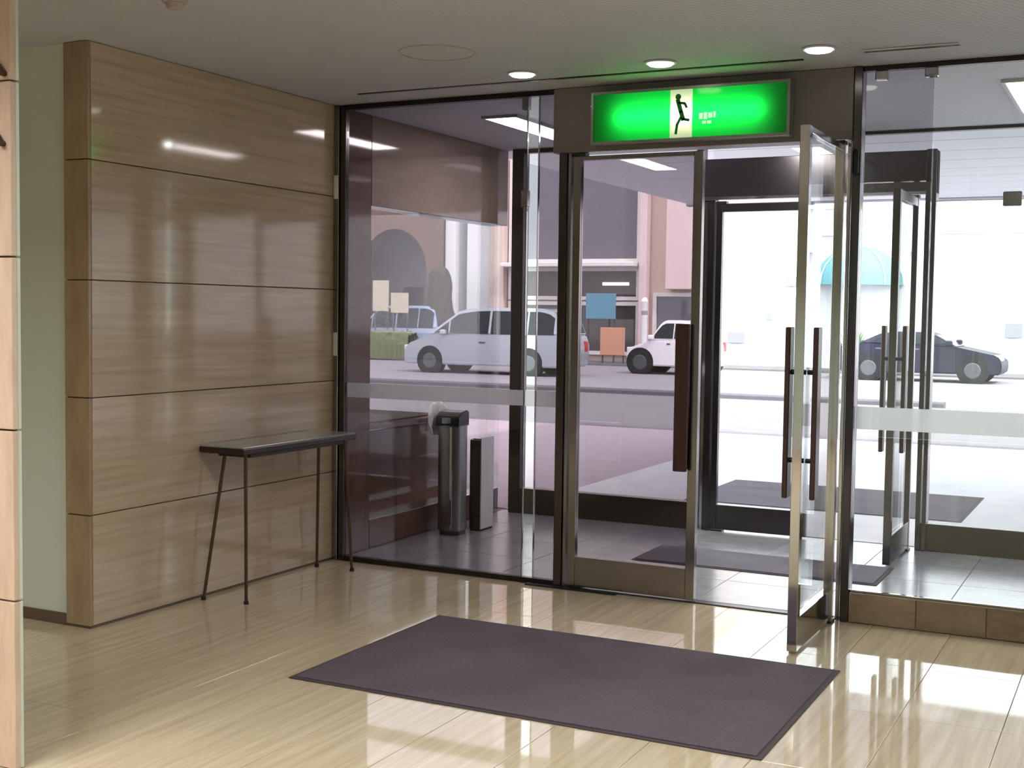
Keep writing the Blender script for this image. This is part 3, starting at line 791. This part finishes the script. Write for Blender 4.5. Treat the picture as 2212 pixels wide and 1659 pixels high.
bg = bmesh.new(); bmesh.ops.create_grid(bg, x_segments=60, y_segments=16, size=.5)
for v in bg.verts:
    x_, q = v.co.x, (v.co.y + .5) * math.pi
    k_ = 1 + random.uniform(-.08, .08)
    v.co = Vector((-18.6 + x_ * 4.2, 28.1 - math.cos(q) * .35 * k_, (abs(math.sin(q)) ** .4) * .85 * k_))
g = G(); g.merge(bg); g.build('foliage', 'leaf_olive', hg)
mat('wood_stem', (80, 62, 50), .8)
for k in range(5): G().tube((-20.4 + .9 * k, 28.1, 0), (-20.4 + .9 * k, 28.1, .4), .03, seg=6).build('stem', 'trunk', hg)
# clipped dark column shrub by the white building
sh = root('column_shrub', (-16.35, 29.5, 0), 'dark clipped column shrub before the white columns', 'shrub')
bg = bmesh.new(); bmesh.ops.create_icosphere(bg, subdivisions=4, radius=1)
for v in bg.verts:
    n_ = v.co.normalized(); k_ = 1 + .05 * random.uniform(-1, 1) + .06 * math.sin(9 * n_.x) * math.cos(8 * n_.z + 2 * n_.y)
    zz = n_.z; rad = (1 - abs(zz) ** 5) ** .5 if abs(zz) < 1 else 0
    hx = math.hypot(n_.x, n_.y) or 1
    v.co = Vector((-16.35 + n_.x / hx * rad * .40 * k_, 29.5 + n_.y / hx * rad * .4 * k_, 1.75 + zz * 1.25))
g = G(); g.merge(bg); g.build('foliage', 'leaf_dark', sh)
G().tube((-16.35, 29.5, 0), (-16.35, 29.5, .7), .09, .07).build('trunk', 'trunk', sh)
# little green shrub beyond the road
gs = root('shrub', (-3.0, 29.3, 0), 'small green shrub in a pot behind the navy car', 'shrub')
G().lathe([(.18, 0), (.26, .4), (.29, .42), (.29, .46), (.24, .46), (.22, .4), (0, .38)], (-3.0, 29.3, 0), 16).build('pot', 'grey_wall', gs)
for k in range(70):
    a = random.uniform(0, 6.28); e = random.uniform(.5, 1.4); ln = random.uniform(.35, .95)
    g = G() if k == 0 else g
    p = Vector((-3.0, 29.3, .42)); d = Vector((math.cos(a) * math.cos(e), math.sin(a) * math.cos(e), math.sin(e))) * ln
    s = Vector((-math.sin(a), math.cos(a), 0)) * .05
    q = p + d * .6 + Vector((0, 0, .03)); tip = p + d
    vs_ = [g.bm.verts.new(c) for c in (p + d * .3, q + s, tip, q - s)]
    g.bm.faces.new(vs_)
lf = g.build('foliage', 'leaf', gs); lf['kind'] = 'stuff'
# small distant lamp sign marks
for (x, z, w, h, lb) in ((-5.25, 2.55, .38, .30, 'small grey shop sign on the pale building beside the awning'), (-5.9, 1.5, .2, .22, 'tiny grey plaque low on the pale building'), (1.0, 1.2, .45, .4, 'grey purple wall box on the pale building above the navy car'), (-6.9, .85, .55, .35, 'small blue grey plaque low on the pale building by the dark door frame')):
    t = root('wall_sign', (x, YB + .3, z), lb, 'sign')
    G().box(x - w / 2, x + w / 2, YB + .2, YB + .24, z - h / 2, z + h / 2, .01).build('plate', 'grey_wall', t)
    G().box(x - .03, x + .03, YB + .24, YB + .3, z - .03, z + .03).build('bracket', 'steel_dark', t)
